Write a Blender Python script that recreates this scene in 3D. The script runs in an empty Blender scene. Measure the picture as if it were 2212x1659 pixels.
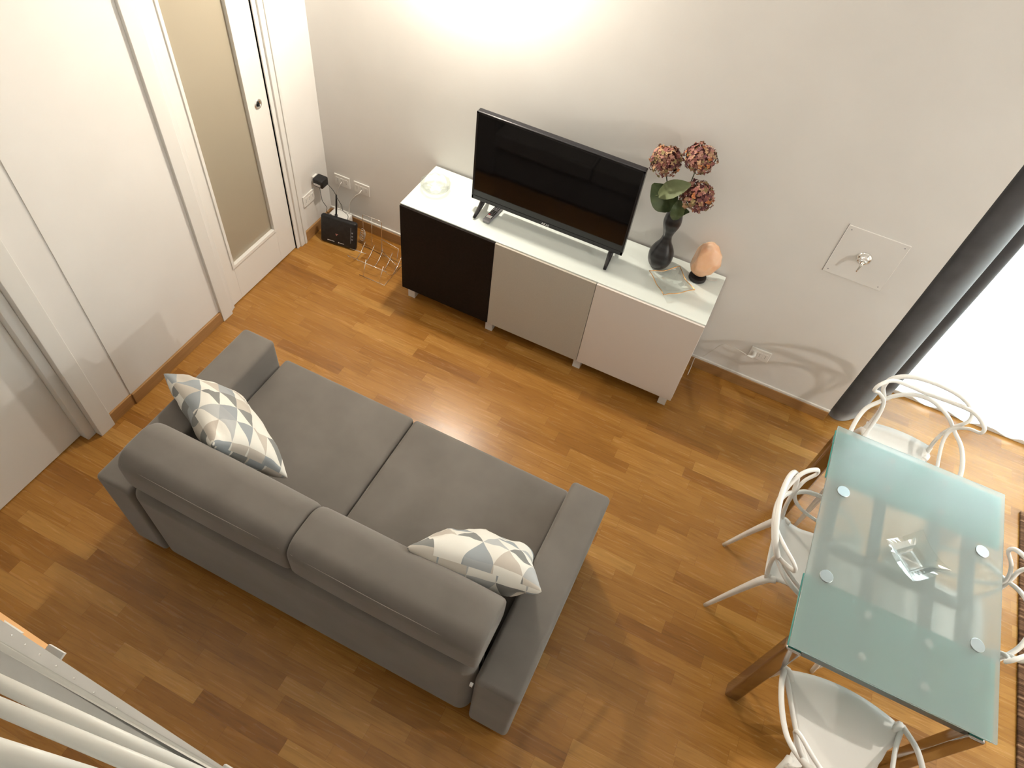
import bpy, bmesh, math, random
from mathutils import Vector, Matrix, noise
random.seed(7)
S = bpy.context.scene
COL = S.collection
V = Vector

# ------------------------------------------------------------------ camera
cam_d = bpy.data.cameras.new('camera')
cam = bpy.data.objects.new('camera', cam_d)
COL.objects.link(cam)
right = V((0.8968041678951629, 0.4316532648921884, 0.09704505836867007))
up = V((-0.3972159399354558, 0.6889548523956013, 0.6062678520437542))
fwd = V((-0.19483783386975112, 0.5822513806496892, -0.789317140460331))
m = Matrix((right, up, -fwd)).transposed().to_4x4()
m.translation = V((2.556181844352131, -3.1402635171518285, 3.2988598230460235))
cam.matrix_world = m
cam_d.sensor_width = 36.0
cam_d.lens = 24.727450256962687
cam_d.clip_start = 0.05
S.camera = cam

# ------------------------------------------------------------------ world, lamps, exposure
W = bpy.data.worlds.new('world'); S.world = W; W.use_nodes = True
bg = W.node_tree.nodes['Background']
bg.inputs[0].default_value = (0.86, 0.97, 1.0, 1)
bg.inputs[1].default_value = 13.0
S.view_settings.view_transform = 'Standard'
S.view_settings.look = 'None'
S.view_settings.gamma = 1.0
S.view_settings.use_curve_mapping = False
S.view_settings.exposure = 0.12

def lamp(name, loc, power, color, size, target=None, kind='POINT', spot=None, blend=.6):
    d = bpy.data.lights.new(name, kind)
    d.energy = power; d.color = color
    if kind == 'AREA':
        d.shape = 'DISK'; d.size = size
    else:
        d.shadow_soft_size = size
    if spot:
        d.spot_size = spot; d.spot_blend = blend
    o = bpy.data.objects.new(name, d); COL.objects.link(o); o.location = loc
    if target is not None:
        o.rotation_euler = (V(target) - V(loc)).to_track_quat('-Z', 'Y').to_euler()
    return o

WARM = (1.0, 0.90, 0.76)
lamp('wall_lamp_light', (1.0, -0.14, 2.22), 92, WARM, 0.035)
lamp('kitchen_lamp_light', (5.45, -1.35, 2.12), 92, (1.0, 0.92, 0.82), 0.022)
lamp('ceiling_lamp_light', (1.6, -1.0, 4.3), 22, (1.0, 0.90, 0.77), 0.10)

# ------------------------------------------------------------------ materials
def mat(name, base=(.8, .8, .8), rough=.5, metal=0., spec=.5, trans=0., ior=1.45, coat=0., coat_r=.1, sheen=0.,
        emis=None, es=0., sss=0., alpha=1.):
    M = bpy.data.materials.new(name); M.use_nodes = True
    b = M.node_tree.nodes['Principled BSDF']
    b.inputs['Base Color'].default_value = (*base, 1)
    b.inputs['Roughness'].default_value = rough
    b.inputs['Metallic'].default_value = metal
    b.inputs['Specular IOR Level'].default_value = spec
    b.inputs['Transmission Weight'].default_value = trans
    b.inputs['IOR'].default_value = ior
    b.inputs['Coat Weight'].default_value = coat
    b.inputs['Coat Roughness'].default_value = coat_r
    b.inputs['Sheen Weight'].default_value = sheen
    b.inputs['Alpha'].default_value = alpha
    if sss:
        b.inputs['Subsurface Weight'].default_value = sss
        b.inputs['Subsurface Radius'].default_value = (.06, .03, .015)
    if emis:
        b.inputs['Emission Color'].default_value = (*emis, 1)
        b.inputs['Emission Strength'].default_value = es
    return M

class NT:
    """small helper to wire node trees"""
    def __init__(s, M): s.t = M.node_tree; s.b = s.t.nodes.get('Principled BSDF')
    def n(s, typ, **kw):
        nd = s.t.nodes.new(typ)
        for k, v in kw.items(): setattr(nd, k, v)
        return nd
    def l(s, a, b): s.t.links.new(a, b)
    def math(s, op, a, b=None, c=None):
        nd = s.n('ShaderNodeMath', operation=op)
        for i, x in enumerate((a, b, c)):
            if x is None: continue
            if isinstance(x, (int, float)): nd.inputs[i].default_value = x
            else: s.l(x, nd.inputs[i])
        return nd.outputs[0]
    def ramp(s, fac, stops, interp='LINEAR'):
        r = s.n('ShaderNodeValToRGB'); cr = r.color_ramp; cr.interpolation = interp
        while len(cr.elements) < len(stops): cr.elements.new(.5)
        for e, (p, c) in zip(cr.elements, stops): e.position = p; e.color = (*c, 1)
        s.l(fac, r.inputs[0]); return r.outputs[0]
    def mix(s, blend, fac, a, b):
        nd = s.n('ShaderNodeMix', data_type='RGBA', blend_type=blend)
        for i, x in ((0, fac), (6, a), (7, b)):
            if isinstance(x, (int, float)): nd.inputs[i].default_value = x
            elif isinstance(x, tuple): nd.inputs[i].default_value = (*x, 1)
            else: s.l(x, nd.inputs[i])
        return nd.outputs[2]
    def bump(s, h, strength=.1, dist=.01):
        nd = s.n('ShaderNodeBump'); nd.inputs['Strength'].default_value = strength
        nd.inputs['Distance'].default_value = dist
        s.l(h, nd.inputs['Height']); s.l(nd.outputs[0], s.b.inputs['Normal'])

def speckle(M, scale, a, b, detail=4, bump=0., rough=None, dist=.003):
    N = NT(M); tc = N.n('ShaderNodeTexCoord'); nz = N.n('ShaderNodeTexNoise')
    nz.inputs['Scale'].default_value = scale; nz.inputs['Detail'].default_value = detail
    N.l(tc.outputs['Object'], nz.inputs['Vector'])
    N.l(N.ramp(nz.outputs[0], [(.3, a), (.7, b)]), N.b.inputs['Base Color'])
    if bump: N.bump(nz.outputs[0], bump, dist)
    return M

def wood_floor():
    M = mat('oak_parquet', rough=.33, spec=.5)
    N = NT(M); tc = N.n('ShaderNodeTexCoord'); sp = N.n('ShaderNodeSeparateXYZ')
    N.l(tc.outputs['Object'], sp.inputs[0]); X, Y = sp.outputs[0], sp.outputs[1]
    wv, L = .068, .43
    yr = N.math('DIVIDE', Y, wv); row = N.math('FLOOR', yr)
    wn = N.n('ShaderNodeTexWhiteNoise', noise_dimensions='1D'); N.l(row, wn.inputs['W'])
    xs = N.math('ADD', N.math('DIVIDE', X, L), N.math('MULTIPLY', wn.outputs[0], 17.3))
    colr = N.math('FLOOR', xs)
    cb = N.n('ShaderNodeCombineXYZ'); N.l(row, cb.inputs[0]); N.l(colr, cb.inputs[1])
    w2 = N.n('ShaderNodeTexWhiteNoise', noise_dimensions='3D'); N.l(cb.outputs[0], w2.inputs[0])
    base = N.ramp(w2.outputs[0], [(0, (.260, .110, .021)), (.15, (.312, .138, .026)), (.5, (.352, .162, .032)),
                                  (.85, (.388, .184, .040)), (1, (.455, .236, .060))])
    # grain, shifted per plank
    mp = N.n('ShaderNodeCombineXYZ')
    N.l(N.math('MULTIPLY', X, 5.0), mp.inputs[0]); N.l(N.math('MULTIPLY', Y, 62.0), mp.inputs[1])
    N.l(N.math('MULTIPLY', w2.outputs[0], 40.), mp.inputs[2])
    gr = N.n('ShaderNodeTexNoise'); gr.inputs['Scale'].default_value = 1.0; gr.inputs['Detail'].default_value = 6
    gr.inputs['Distortion'].default_value = 1.1
    N.l(mp.outputs[0], gr.inputs['Vector'])
    g = N.ramp(gr.outputs[0], [(.25, (.66, .62, .58)), (.5, (.97, .97, .97)), (.8, (1.12, 1.12, 1.12))])
    col = N.mix('MULTIPLY', .8, base, g)
    # seams
    fy = N.math('FRACT', yr); fx = N.math('FRACT', xs)
    ey = N.math('MINIMUM', fy, N.math('SUBTRACT', 1., fy))
    ex = N.math('MINIMUM', fx, N.math('SUBTRACT', 1., fx))
    sy = N.math('LESS_THAN', ey, .011); sx = N.math('LESS_THAN', ex, .0018)
    seam = N.math('MAXIMUM', sy, sx)
    col = N.mix('MULTIPLY', N.math('MULTIPLY', seam, .38), col, (.25, .16, .1))
    N.l(col, N.b.inputs['Base Color'])
    rr = N.math('MULTIPLY_ADD', gr.outputs[0], .12, .20); N.l(rr, N.b.inputs['Roughness'])
    N.bump(N.math('SUBTRACT', gr.outputs[0], N.math('MULTIPLY', seam, .8)), .05, .002)
    return M

M_floor = wood_floor()
M_wall = speckle(mat('wall_paint', rough=.75, spec=.25), 3.0, (.74, .725, .70), (.775, .76, .735), bump=.02)
M_ceil = mat('ceiling_paint', (.78, .77, .75), .8)
M_doorwhite = mat('door_lacquer', (.78, .765, .73), .38)
M_trimshade = mat('casing_lacquer', (.74, .73, .70), .4)
def basewood():
    M = mat('baseboard_oak', rough=.4); N = NT(M); tc = N.n('ShaderNodeTexCoord'); mp = N.n('ShaderNodeMapping')
    mp.inputs['Scale'].default_value = (3, 3, 60); N.l(tc.outputs['Object'], mp.inputs[0])
    nz = N.n('ShaderNodeTexNoise'); nz.inputs['Scale'].default_value = 1.5; nz.inputs['Detail'].default_value = 5
    N.l(mp.outputs[0], nz.inputs['Vector'])
    N.l(N.ramp(nz.outputs[0], [(.3, (.32, .17, .062)), (.7, (.40, .22, .085))]), N.b.inputs['Base Color'])
    return M
M_base = basewood()
M_sofa = speckle(mat('taupe_microfibre', rough=.92, spec=.15, sheen=.25), 5.0, (.140, .127, .113), (.172, .157, .140), detail=6, bump=.12)
M_stitch = mat('grey_stitching', (.34, .31, .28), .8)
M_pipe = mat('seam_shadow', (.06, .053, .047), .9)
M_black = speckle(mat('black_brown_laminate', rough=.62, spec=.15), 60, (.010, .007, .006), (.017, .012, .010))
M_beige = speckle(mat('grey_beige_laminate', rough=.6, spec=.2), 160, (.485, .450, .39), (.515, .48, .42))
M_white = mat('white_laminate', (.80, .79, .76), .4)
M_rose = mat('off_white_laminate', (.74, .68, .635), .45)
M_tvglass = mat('screen_glass', (.004, .004, .005), .05, spec=.5)
M_tvplastic = mat('black_gloss_plastic', (.012, .012, .015), .25)
M_blackpl = speckle(mat('black_plastic', rough=.45), 40, (.010, .010, .011), (.02, .02, .022))
M_greypl = mat('grey_plastic', (.25, .25, .27), .35)
M_lettering = mat('silver_lettering', (.75, .75, .75), .4)
M_chairwhite = mat('white_polypropylene', (.80, .785, .75), .38)
M_chrome = mat('chrome', (.86, .85, .83), .12, metal=1)
M_legmetal = mat('polished_steel', (.42, .38, .35), .12, metal=1)
M_brushed = mat('brushed_steel', (.42, .47, .48), .35, metal=1)
M_rails = mat('rail_metal', (.20, .22, .22), .4, metal=.6)
M_alu = mat('aluminium', (.70, .68, .65), .3, metal=1)
def thin_glass():
    M = bpy.data.materials.new('clear_glass'); M.use_nodes = True; t = M.node_tree; N = NT(M)
    tr = N.n('ShaderNodeBsdfTransparent'); tr.inputs[0].default_value = (.975, .985, .98, 1)
    g = N.n('ShaderNodeBsdfGlossy'); g.inputs['Roughness'].default_value = .03
    lw = N.n('ShaderNodeLayerWeight'); lw.inputs[0].default_value = .35
    m = N.n('ShaderNodeMixShader'); N.l(N.math('MULTIPLY_ADD', lw.outputs['Fresnel'], .38, .015), m.inputs[0])
    N.l(tr.outputs[0], m.inputs[1]); N.l(g.outputs[0], m.inputs[2])
    N.l(m.outputs[0], t.nodes['Material Output'].inputs[0]); return M
M_glass = thin_glass()
M_glasstop = mat('white_backed_glass', (.74, .80, .77), .12, spec=.5, coat=1., coat_r=.02)
M_glassedge = mat('green_glass_edge', (.45, .66, .58), .1, spec=.6)
M_gold = mat('gilt_rim', (.75, .42, .16), .25, metal=1)
M_whitepl = mat('white_plastic', (.80, .79, .76), .35)
M_dark = mat('dark_hole', (.01, .01, .01), .7)
M_rail = mat('white_enamel', (.66, .66, .62), .42)
M_railflat = speckle(mat('white_satin_enamel', rough=.4), 9, (.62, .615, .59), (.70, .695, .67))
M_tan = mat('tan_wood_edge', (.62, .33, .12), .45)
M_cable_w = mat('white_cable', (.70, .68, .64), .5)
M_cable_b = mat('black_cable', (.015, .015, .015), .5)
M_cover = mat('cotton_back', (.6, .6, .57), .9)

def frosted(name, col, tr, white, rough, mixw):
    M = bpy.data.materials.new(name); M.use_nodes = True; t = M.node_tree; N = NT(M)
    b = t.nodes['Principled BSDF']; b.inputs['Base Color'].default_value = (*white, 1)
    b.inputs['Roughness'].default_value = .22; b.inputs['Coat Weight'].default_value = .6
    b.inputs['Coat Roughness'].default_value = .12
    g = N.n('ShaderNodeBsdfPrincipled'); g.inputs['Base Color'].default_value = (*col, 1)
    g.inputs['Transmission Weight'].default_value = tr; g.inputs['Roughness'].default_value = rough
    g.inputs['IOR'].default_value = 1.32
    tl = N.n('ShaderNodeBsdfTranslucent'); tl.inputs[0].default_value = (*white, 1)
    m1 = N.n('ShaderNodeMixShader'); m1.inputs[0].default_value = .35
    N.l(b.outputs[0], m1.inputs[1]); N.l(tl.outputs[0], m1.inputs[2])
    m2 = N.n('ShaderNodeMixShader'); m2.inputs[0].default_value = mixw
    N.l(m1.outputs[0], m2.inputs[1]); N.l(g.outputs[0], m2.inputs[2])
    N.l(m2.outputs[0], t.nodes['Material Output'].inputs[0])
    return M
M_frost = frosted('frosted_glass', (.90, .97, .97), 1., (.55, .615, .60), .17, .60)
M_frostleaf = frosted('frosted_teal_glass', (.45, .90, .88), 1., (.12, .58, .55), .17, .34)
M_doorglass = frosted('frosted_door_glass', (.80, .72, .56), 1., (.64, .575, .45), .35, .20)

def sheer_mat():
    M = bpy.data.materials.new('sheer_voile'); M.use_nodes = True; N = NT(M); t = M.node_tree
    b = t.nodes['Principled BSDF']; b.inputs['Base Color'].default_value = (.85, .88, .88, 1); b.inputs['Roughness'].default_value = .9
    tl = N.n('ShaderNodeBsdfTranslucent'); tl.inputs[0].default_value = (.85, .92, .93, 1)
    tr = N.n('ShaderNodeBsdfTransparent')
    m1 = N.n('ShaderNodeMixShader'); m1.inputs[0].default_value = .7
    N.l(b.outputs[0], m1.inputs[1]); N.l(tl.outputs[0], m1.inputs[2])
    m2 = N.n('ShaderNodeMixShader'); m2.inputs[0].default_value = .35
    N.l(m1.outputs[0], m2.inputs[1]); N.l(tr.outputs[0], m2.inputs[2])
    N.l(m2.outputs[0], t.nodes['Material Output'].inputs[0])
    return M
M_sheer = sheer_mat()
M_velvet = speckle(mat('charcoal_velvet', rough=.9, spec=.1, sheen=.5), 12, (.052, .052, .056), (.070, .070, .075), bump=.1)

def tri_pattern():
    M = mat('triangle_print_cotton', rough=.85, spec=.2); N = NT(M)
    tc = N.n('ShaderNodeUVMap'); tc.uv_map = 'UVMap'
    sp = N.n('ShaderNodeSeparateXYZ'); N.l(tc.outputs[0], sp.inputs[0])
    s = 5.6
    a = N.math('MULTIPLY', sp.outputs[0], s); bq = N.math('MULTIPLY', sp.outputs[1], s)
    b2 = N.math('DIVIDE', bq, .9); a2 = N.math('SUBTRACT', a, N.math('MULTIPLY', b2, .5))
    fa, fb = N.math('FLOOR', a2), N.math('FLOOR', b2)
    side = N.math('GREATER_THAN', N.math('ADD', N.math('FRACT', a2), N.math('FRACT', b2)), 1.)
    cb = N.n('ShaderNodeCombineXYZ'); N.l(fa, cb.inputs[0]); N.l(fb, cb.inputs[1]); N.l(side, cb.inputs[2])
    wn = N.n('ShaderNodeTexWhiteNoise', noise_dimensions='3D'); N.l(cb.outputs[0], wn.inputs[0])
    wh = (.72, .71, .66)
    fac = N.math('MULTIPLY_ADD', side, .5, N.math('MULTIPLY', wn.outputs[0], .499))
    c = N.ramp(fac, [(0, (.50, .46, .41)), (.11, (.30, .33, .35)), (.23, (.22, .225, .22)), (.33, (.42, .435, .44)), (.45, wh),
                     (.5, wh), (.82, (.52, .485, .43)), (.91, (.34, .36, .375))], 'CONSTANT')
    nz = N.n('ShaderNodeTexNoise'); nz.inputs['Scale'].default_value = 3.0
    N.l(tc.outputs[0], nz.inputs['Vector'])
    N.l(c, N.b.inputs['Base Color'])
    N.bump(nz.outputs[0], .25, .01)
    return M
M_tri = tri_pattern()

def vase_mat():
    M = mat('black_ribbed_ceramic', (.012, .012, .015), .28, spec=.6); N = NT(M); tc = N.n('ShaderNodeTexCoord')
    wv = N.n('ShaderNodeTexWave', bands_direction='Z'); wv.inputs['Scale'].default_value = 9.0
    wv.inputs['Distortion'].default_value = 1.5
    N.l(tc.outputs['Object'], wv.inputs['Vector'])
    N.l(N.ramp(wv.outputs[0], [(.2, (.012, .012, .014)), (.9, (.022, .022, .025))]), N.b.inputs['Base Color'])
    N.bump(wv.outputs[0], .2, .002)
    return M
M_vase = vase_mat()
def salt_mat():
    M = mat('pink_salt_crystal', (.90, .50, .30), .25, spec=.6, sss=.25); N = NT(M)
    tc = N.n('ShaderNodeTexCoord'); nz = N.n('ShaderNodeTexNoise'); nz.inputs['Scale'].default_value = 14; nz.inputs['Detail'].default_value = 6
    N.l(tc.outputs['Object'], nz.inputs['Vector'])
    N.l(N.ramp(nz.outputs[0], [(.3, (.88, .50, .28)), (.55, (.92, .58, .38)), (.8, (.95, .72, .55))]), N.b.inputs['Base Color'])
    N.bump(nz.outputs[0], .35, .01)
    return M
M_salt = salt_mat()
PET = [mat('petal_%s' % n, c, .8) for n, c in (('rose', (.26, .095, .080)), ('plum', (.14, .05, .055)), ('tan', (.40, .24, .14)),
                                               ('orange', (.46, .17, .06)), ('olive', (.24, .18, .08)), ('blush', (.38, .19, .15)))]
M_leaf = speckle(mat('leaf_green', rough=.55), 20, (.035, .060, .018), (.075, .105, .038))
M_leafl = speckle(mat('leaf_pale_underside', rough=.6), 20, (.11, .14, .06), (.17, .20, .10))
M_stem = mat('stem_green', (.055, .07, .03), .6)
def rug_mat():
    M = mat('dark_brown_pile', rough=.95, spec=.1); N = NT(M); tc = N.n('ShaderNodeTexCoord'); mp = N.n('ShaderNodeMapping')
    mp.inputs['Rotation'].default_value = (0, 0, .15); mp.inputs['Scale'].default_value = (4, 70, 1)
    N.l(tc.outputs['Object'], mp.inputs[0]); nz = N.n('ShaderNodeTexNoise'); nz.inputs['Scale'].default_value = 1.; nz.inputs['Detail'].default_value = 6
    N.l(mp.outputs[0], nz.inputs['Vector'])
    N.l(N.ramp(nz.outputs[0], [(.35, (.045, .022, .012)), (.55, (.12, .062, .034)), (.72, (.33, .20, .12))]), N.b.inputs['Base Color'])
    N.bump(nz.outputs[0], .5, .01); return M
M_rug = rug_mat()
M_pave = mat('pale_paving', (.75, .76, .74), .8)

# ------------------------------------------------------------------ mesh helpers
def obj(name, bm, material, parent=None, smooth=False, loc=None, bevel=0., seg=2, subsurf=0, angle=None):
    bmesh.ops.recalc_face_normals(bm, faces=bm.faces)
    me = bpy.data.meshes.new(name); bm.to_mesh(me); bm.free()
    for x in (material if isinstance(material, (list, tuple)) else [material]): me.materials.append(x)
    if smooth:
        me.polygons.foreach_set('use_smooth', [True] * len(me.polygons))
    o = bpy.data.objects.new(name, me); COL.objects.link(o)
    if loc: o.location = loc
    if bevel:
        b = o.modifiers.new('bevel', 'BEVEL'); b.width = bevel; b.segments = seg; b.limit_method = 'ANGLE'
        b.angle_limit = math.radians(40); b.harden_normals = False
        me.polygons.foreach_set('use_smooth', [True] * len(me.polygons))
        wn = o.modifiers.new('wn', 'WEIGHTED_NORMAL'); wn.keep_sharp = True
    if subsurf:
        b = o.modifiers.new('sub', 'SUBSURF'); b.levels = subsurf; b.render_levels = subsurf
    if parent: o.parent = parent
    return o

def thing(name, label, cat, loc=(0, 0, 0), rz=0., group=None):
    o = bpy.data.objects.new(name, None); o.empty_display_size = .1; COL.objects.link(o)
    o.location = loc; o.rotation_euler = (0, 0, rz)
    o['label'] = label; o['category'] = cat
    if group: o['group'] = group
    return o
def tag(o, label, cat, group=None):
    o['label'] = label; o['category'] = cat
    if group: o['group'] = group
    return o
def struct(name, bm, material, parent=None, **k):
    o = obj(name, bm, material, parent, **k)
    if not parent: o['kind'] = 'structure'
    return o

def box(bm, a, b, mi=0):
    vs = [bm.verts.new((x, y, z)) for x in (a[0], b[0]) for y in (a[1], b[1]) for z in (a[2], b[2])]
    for f in ((0, 1, 3, 2), (4, 6, 7, 5), (0, 4, 5, 1), (2, 3, 7, 6), (0, 2, 6, 4), (1, 5, 7, 3)):
        fc = bm.faces.new([vs[i] for i in f]); fc.material_index = mi
    return bm
def bx(a, b): return box(bmesh.new(), a, b)
def obox(bm, c, ax, ay, az):
    """oriented box: centre and three half axes"""
    vs = [bm.verts.new(c + ax * i + ay * j + az * k) for i in (-1, 1) for j in (-1, 1) for k in (-1, 1)]
    for f in ((0, 1, 3, 2), (4, 6, 7, 5), (0, 4, 5, 1), (2, 3, 7, 6), (0, 2, 6, 4), (1, 5, 7, 3)):
        bm.faces.new([vs[i] for i in f])
    return bm

def catmull(pts, n):
    P = [V(p) for p in pts]; out = []
    P = [P[0] * 2 - P[1]] + P + [P[-1] * 2 - P[-2]]
    for i in range(1, len(P) - 2):
        for j in range(n):
            t = j / n; a, b, c, d = P[i - 1], P[i], P[i + 1], P[i + 2]
            out.append(.5 * ((2 * b) + (c - a) * t + (2 * a - 5 * b + 4 * c - d) * t * t + (3 * b - a - 3 * c + d) * t ** 3))
    out.append(P[-2].copy()); return out
def tube(bm, pts, r, n=8, smooth=6, cap=True, flat=1.0):
    """r: number or list at control points"""
    rs = r if isinstance(r, (list, tuple)) else [r] * len(pts)
    if smooth > 1 and len(pts) > 2:
        path = catmull(pts, smooth)
        R = []
        for i in range(len(pts) - 1):
            for j in range(smooth): R.append(rs[i] + (rs[i + 1] - rs[i]) * j / smooth)
        R.append(rs[-1])
    else:
        path = [V(p) for p in pts]; R = rs
    prev = None; rings = []
    for i, p in enumerate(path):
        t = (path[min(i + 1, len(path) - 1)] - path[max(i - 1, 0)]).normalized()
        if prev is None:
            a = t.cross(V((0, 0, 1)))
            if a.length < .1: a = t.cross(V((1, 0, 0)))
        else:
            a = prev - t * prev.dot(t)
        a.normalize(); b = t.cross(a); prev = a
        rings.append([bm.verts.new(p + (a * math.cos(2 * math.pi * k / n) + b * math.sin(2 * math.pi * k / n) * flat) * R[i]) for k in range(n)])
    for i in range(len(rings) - 1):
        for k in range(n):
            bm.faces.new((rings[i][k], rings[i][(k + 1) % n], rings[i + 1][(k + 1) % n], rings[i + 1][k]))
    if cap:
        bm.faces.new(rings[0][::-1]); bm.faces.new(rings[-1])
    return bm
def lathe(bm, prof, n=32, c=(0, 0, 0), cap=True):
    c = V(c); rings = []
    for r, z in prof:
        rings.append([bm.verts.new(c + V((r * math.cos(2 * math.pi * k / n), r * math.sin(2 * math.pi * k / n), z))) for k in range(n)])
    for i in range(len(rings) - 1):
        for k in range(n):
            bm.faces.new((rings[i][k], rings[i][(k + 1) % n], rings[i + 1][(k + 1) % n], rings[i + 1][k]))
    if cap:
        bm.faces.new(rings[0][::-1]); bm.faces.new(rings[-1])
    return bm
def rbox(bm, a, b, r, n=4):
    """box with its vertical/horizontal edges rounded via superellipsoid-like grid (soft upholstery)"""
    bm2 = bmesh.new(); box(bm2, a, b)
    bmesh.ops.bevel(bm2, geom=bm2.edges[:], offset=r, segments=n, profile=.5, affect='EDGES')
    me = bpy.data.meshes.new('t'); bm2.to_mesh(me); bm2.free(); bm.from_mesh(me); bpy.data.meshes.remove(me)
    return bm
def text_mesh(s, size, extrude=.0006):
    cu = bpy.data.curves.new('txt', 'FONT'); cu.body = s; cu.size = size; cu.extrude = extrude
    cu.align_x = 'CENTER'; cu.align_y = 'CENTER'
    o = bpy.data.objects.new('txt', cu); COL.objects.link(o)
    dg = bpy.context.evaluated_depsgraph_get(); me = bpy.data.meshes.new_from_object(o.evaluated_get(dg))
    bpy.data.objects.remove(o); bm = bmesh.new(); bm.from_mesh(me); bpy.data.meshes.remove(me)
    return bm

# ------------------------------------------------------------------ room shell
CEIL = 4.6
XR, YF = 6.6, -5.2         # far side of the room to the right, wall behind the camera
XE, YR = 3.50, 0.46        # end of the television wall, plane of the window recess
struct('floor', bx((-.17, YF, -.1), (XR, 1.0, 0)), M_floor)
struct('ceiling', bx((-.3, YF, CEIL), (XR + .2, 1.0, CEIL + .1)), M_ceil)
struct('wall_back', bx((-.3, 0, -.1), (XE, YR + .2, CEIL)), M_wall)
# window wall with its opening
bm = bmesh.new()
box(bm, (XE, YR + .06, 2.55), (XR, YR + .2, CEIL))
box(bm, (XE, YR + .06, -.1), (3.72, YR + .2, 2.55))
box(bm, (5.75, YR + .06, -.1), (XR, YR + .2, 2.55))
struct('wall_window_side', bm, M_wall)
struct('wall_right', bx((XR, YF, -.1), (XR + .15, 1.0, CEIL)), M_wall)
struct('wall_front', bx((-.3, YF - .15, -.1), (XR + .2, YF, CEIL)), M_wall)
# left wall: openings for the glazed door (y -1.04..-0.40) and the plain door (y < -2.12)
bm = bmesh.new()
box(bm, (-.25, -.40, -.1), (0, .0, CEIL))
box(bm, (-.25, -1.86, -.1), (0, -1.05, CEIL))
box(bm, (-.25, -1.05, 2.12), (0, -.40, CEIL))
box(bm, (-.25, YF, 2.12), (-.005, -2.10, CEIL))
box(bm, (-.25, -2.10, -.1), (-.005, -1.86, CEIL))
box(bm, (-.25, YF, -.1), (-.005, -3.10, 2.12))
struct('wall_left', bm, M_wall)

struct('floor_loft', bx((.02, YF, 2.20), (XR, -3.42, 2.36)), M_ceil)  # loft the camera stands on, unseen; slab added to block ceiling bounce light
# baseboards
struct('baseboard_back', bx((0.0, -.014, 0), (XE, 0, .078)), M_base, bevel=.003)
struct('trim_1', bx((0.0, -.010, .078), (XE, 0, .094)), M_doorwhite, bevel=.002)
bm = bx((0, -.315, 0), (.014, -.014, .08)); struct('baseboard_left_corner', bm, M_base, bevel=.003)
bm = bmesh.new(); box(bm, (0, -1.86, 0), (.014, -1.155, .08)); box(bm, (-.012, -2.015, 0), (.006, -1.86, .08))
struct('baseboard_left', bm, M_base, bevel=.003)

# glazed sliding door
d1 = thing('door_1', 'white sliding door with tall frosted glass pane left of the television corner', 'door', (0, -.72, 0))
del d1['label'], d1['category']
d1['kind'] = 'structure'
def rel(o, p):  # keep world coordinates after parenting to an unrotated empty
    o.parent = p; o.location = V(o.location) - V(p.location); return o
bm = bmesh.new(); DX0, DX1 = -.050, -.014
box(bm, (DX0, -1.03, .008), (DX1, -.945, 2.1)); box(bm, (DX0, -.55, .008), (DX1, -.4025, 2.1))
box(bm, (DX0, -.945, .008), (DX1, -.55, .27)); box(bm, (DX0, -.945, 1.99), (DX1, -.55, 2.1))
rel(obj('door_leaf', bm, M_doorwhite, bevel=.002), d1)
bm = bmesh.new()
for a, b in (((-.043, -.958, .255), (-.007, -.940, 2.0)), ((-.043, -.565, .255), (-.007, -.545, 2.0)), ((-.043, -.940, .255), (-.007, -.565, .278)), ((-.043, -.940, 1.98), (-.007, -.565, 2.0))):
    box(bm, a, b)
rel(obj('glazing_bead', bm, M_doorwhite, bevel=.002), d1)
rel(obj('glass_pane', bx((-.035, -.940, .27), (-.029, -.565, 1.99)), M_doorglass), d1)
bm = bmesh.new(); lathe(bm, [(.001, .0), (.013, .0), (.016, .004), (.024, .006), (.028, .003), (.028, -.002)], 28)
bmesh.ops.rotate(bm, verts=bm.verts, cent=(0, 0, 0), matrix=Matrix.Rotation(math.pi / 2, 3, 'Y'))
h = obj('pull_handle', bm, M_chrome, smooth=True, loc=(DX1, -.480, 1.085)); h['label'] = 'round recessed chrome pull handle'; rel(h, d1)
bm = bx((-.001, -.0045, -.012), (.008, .0045, .012)); hh = obj('handle_slot', bm, M_dark, h); 
bm = bmesh.new()
box(bm, (-.09, -1.155, 0), (.018, -1.075, 2.2)); box(bm, (-.09, -1.075, 0), (-.004, -1.03, 2.12))
box(bm, (-.09, -.335, 0), (.018, -.315, 2.2)); box(bm, (-.09, -.400, 0), (-.004, -.372, 2.12)); box(bm, (-.09, -.372, 0), (.012, -.335, 2.16))
box(bm, (-.09, -1.155, 2.12), (.018, -.315, 2.2))
rel(obj('door_casing', bm, M_trimshade, bevel=.003), d1)
# dim passage behind the glazed door so that the pane has something behind it
bm = bmesh.new(); box(bm, (-1.2, -1.9, -.1), (-1.15, .2, 2.6)); box(bm, (-1.2, -1.9, -.1), (-.25, -1.85, 2.6)); box(bm, (-1.2, .15, -.1), (-.25, .2, 2.6))
box(bm, (-1.2, -1.9, 2.5), (-.25, .2, 2.6))
box(bm, (-.30, -3.3, -.1), (-.17, -2.0, 2.3))  # unseen block added behind the plain door, keeps sky light from leaking under
struct('wall_passage_and_light_block', bm, mat('passage_paint', (.55, .47, .36), .8))
struct('floor_passage', bx((-1.2, -1.9, -.1), (-.17, .2, 0)), M_floor)

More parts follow.
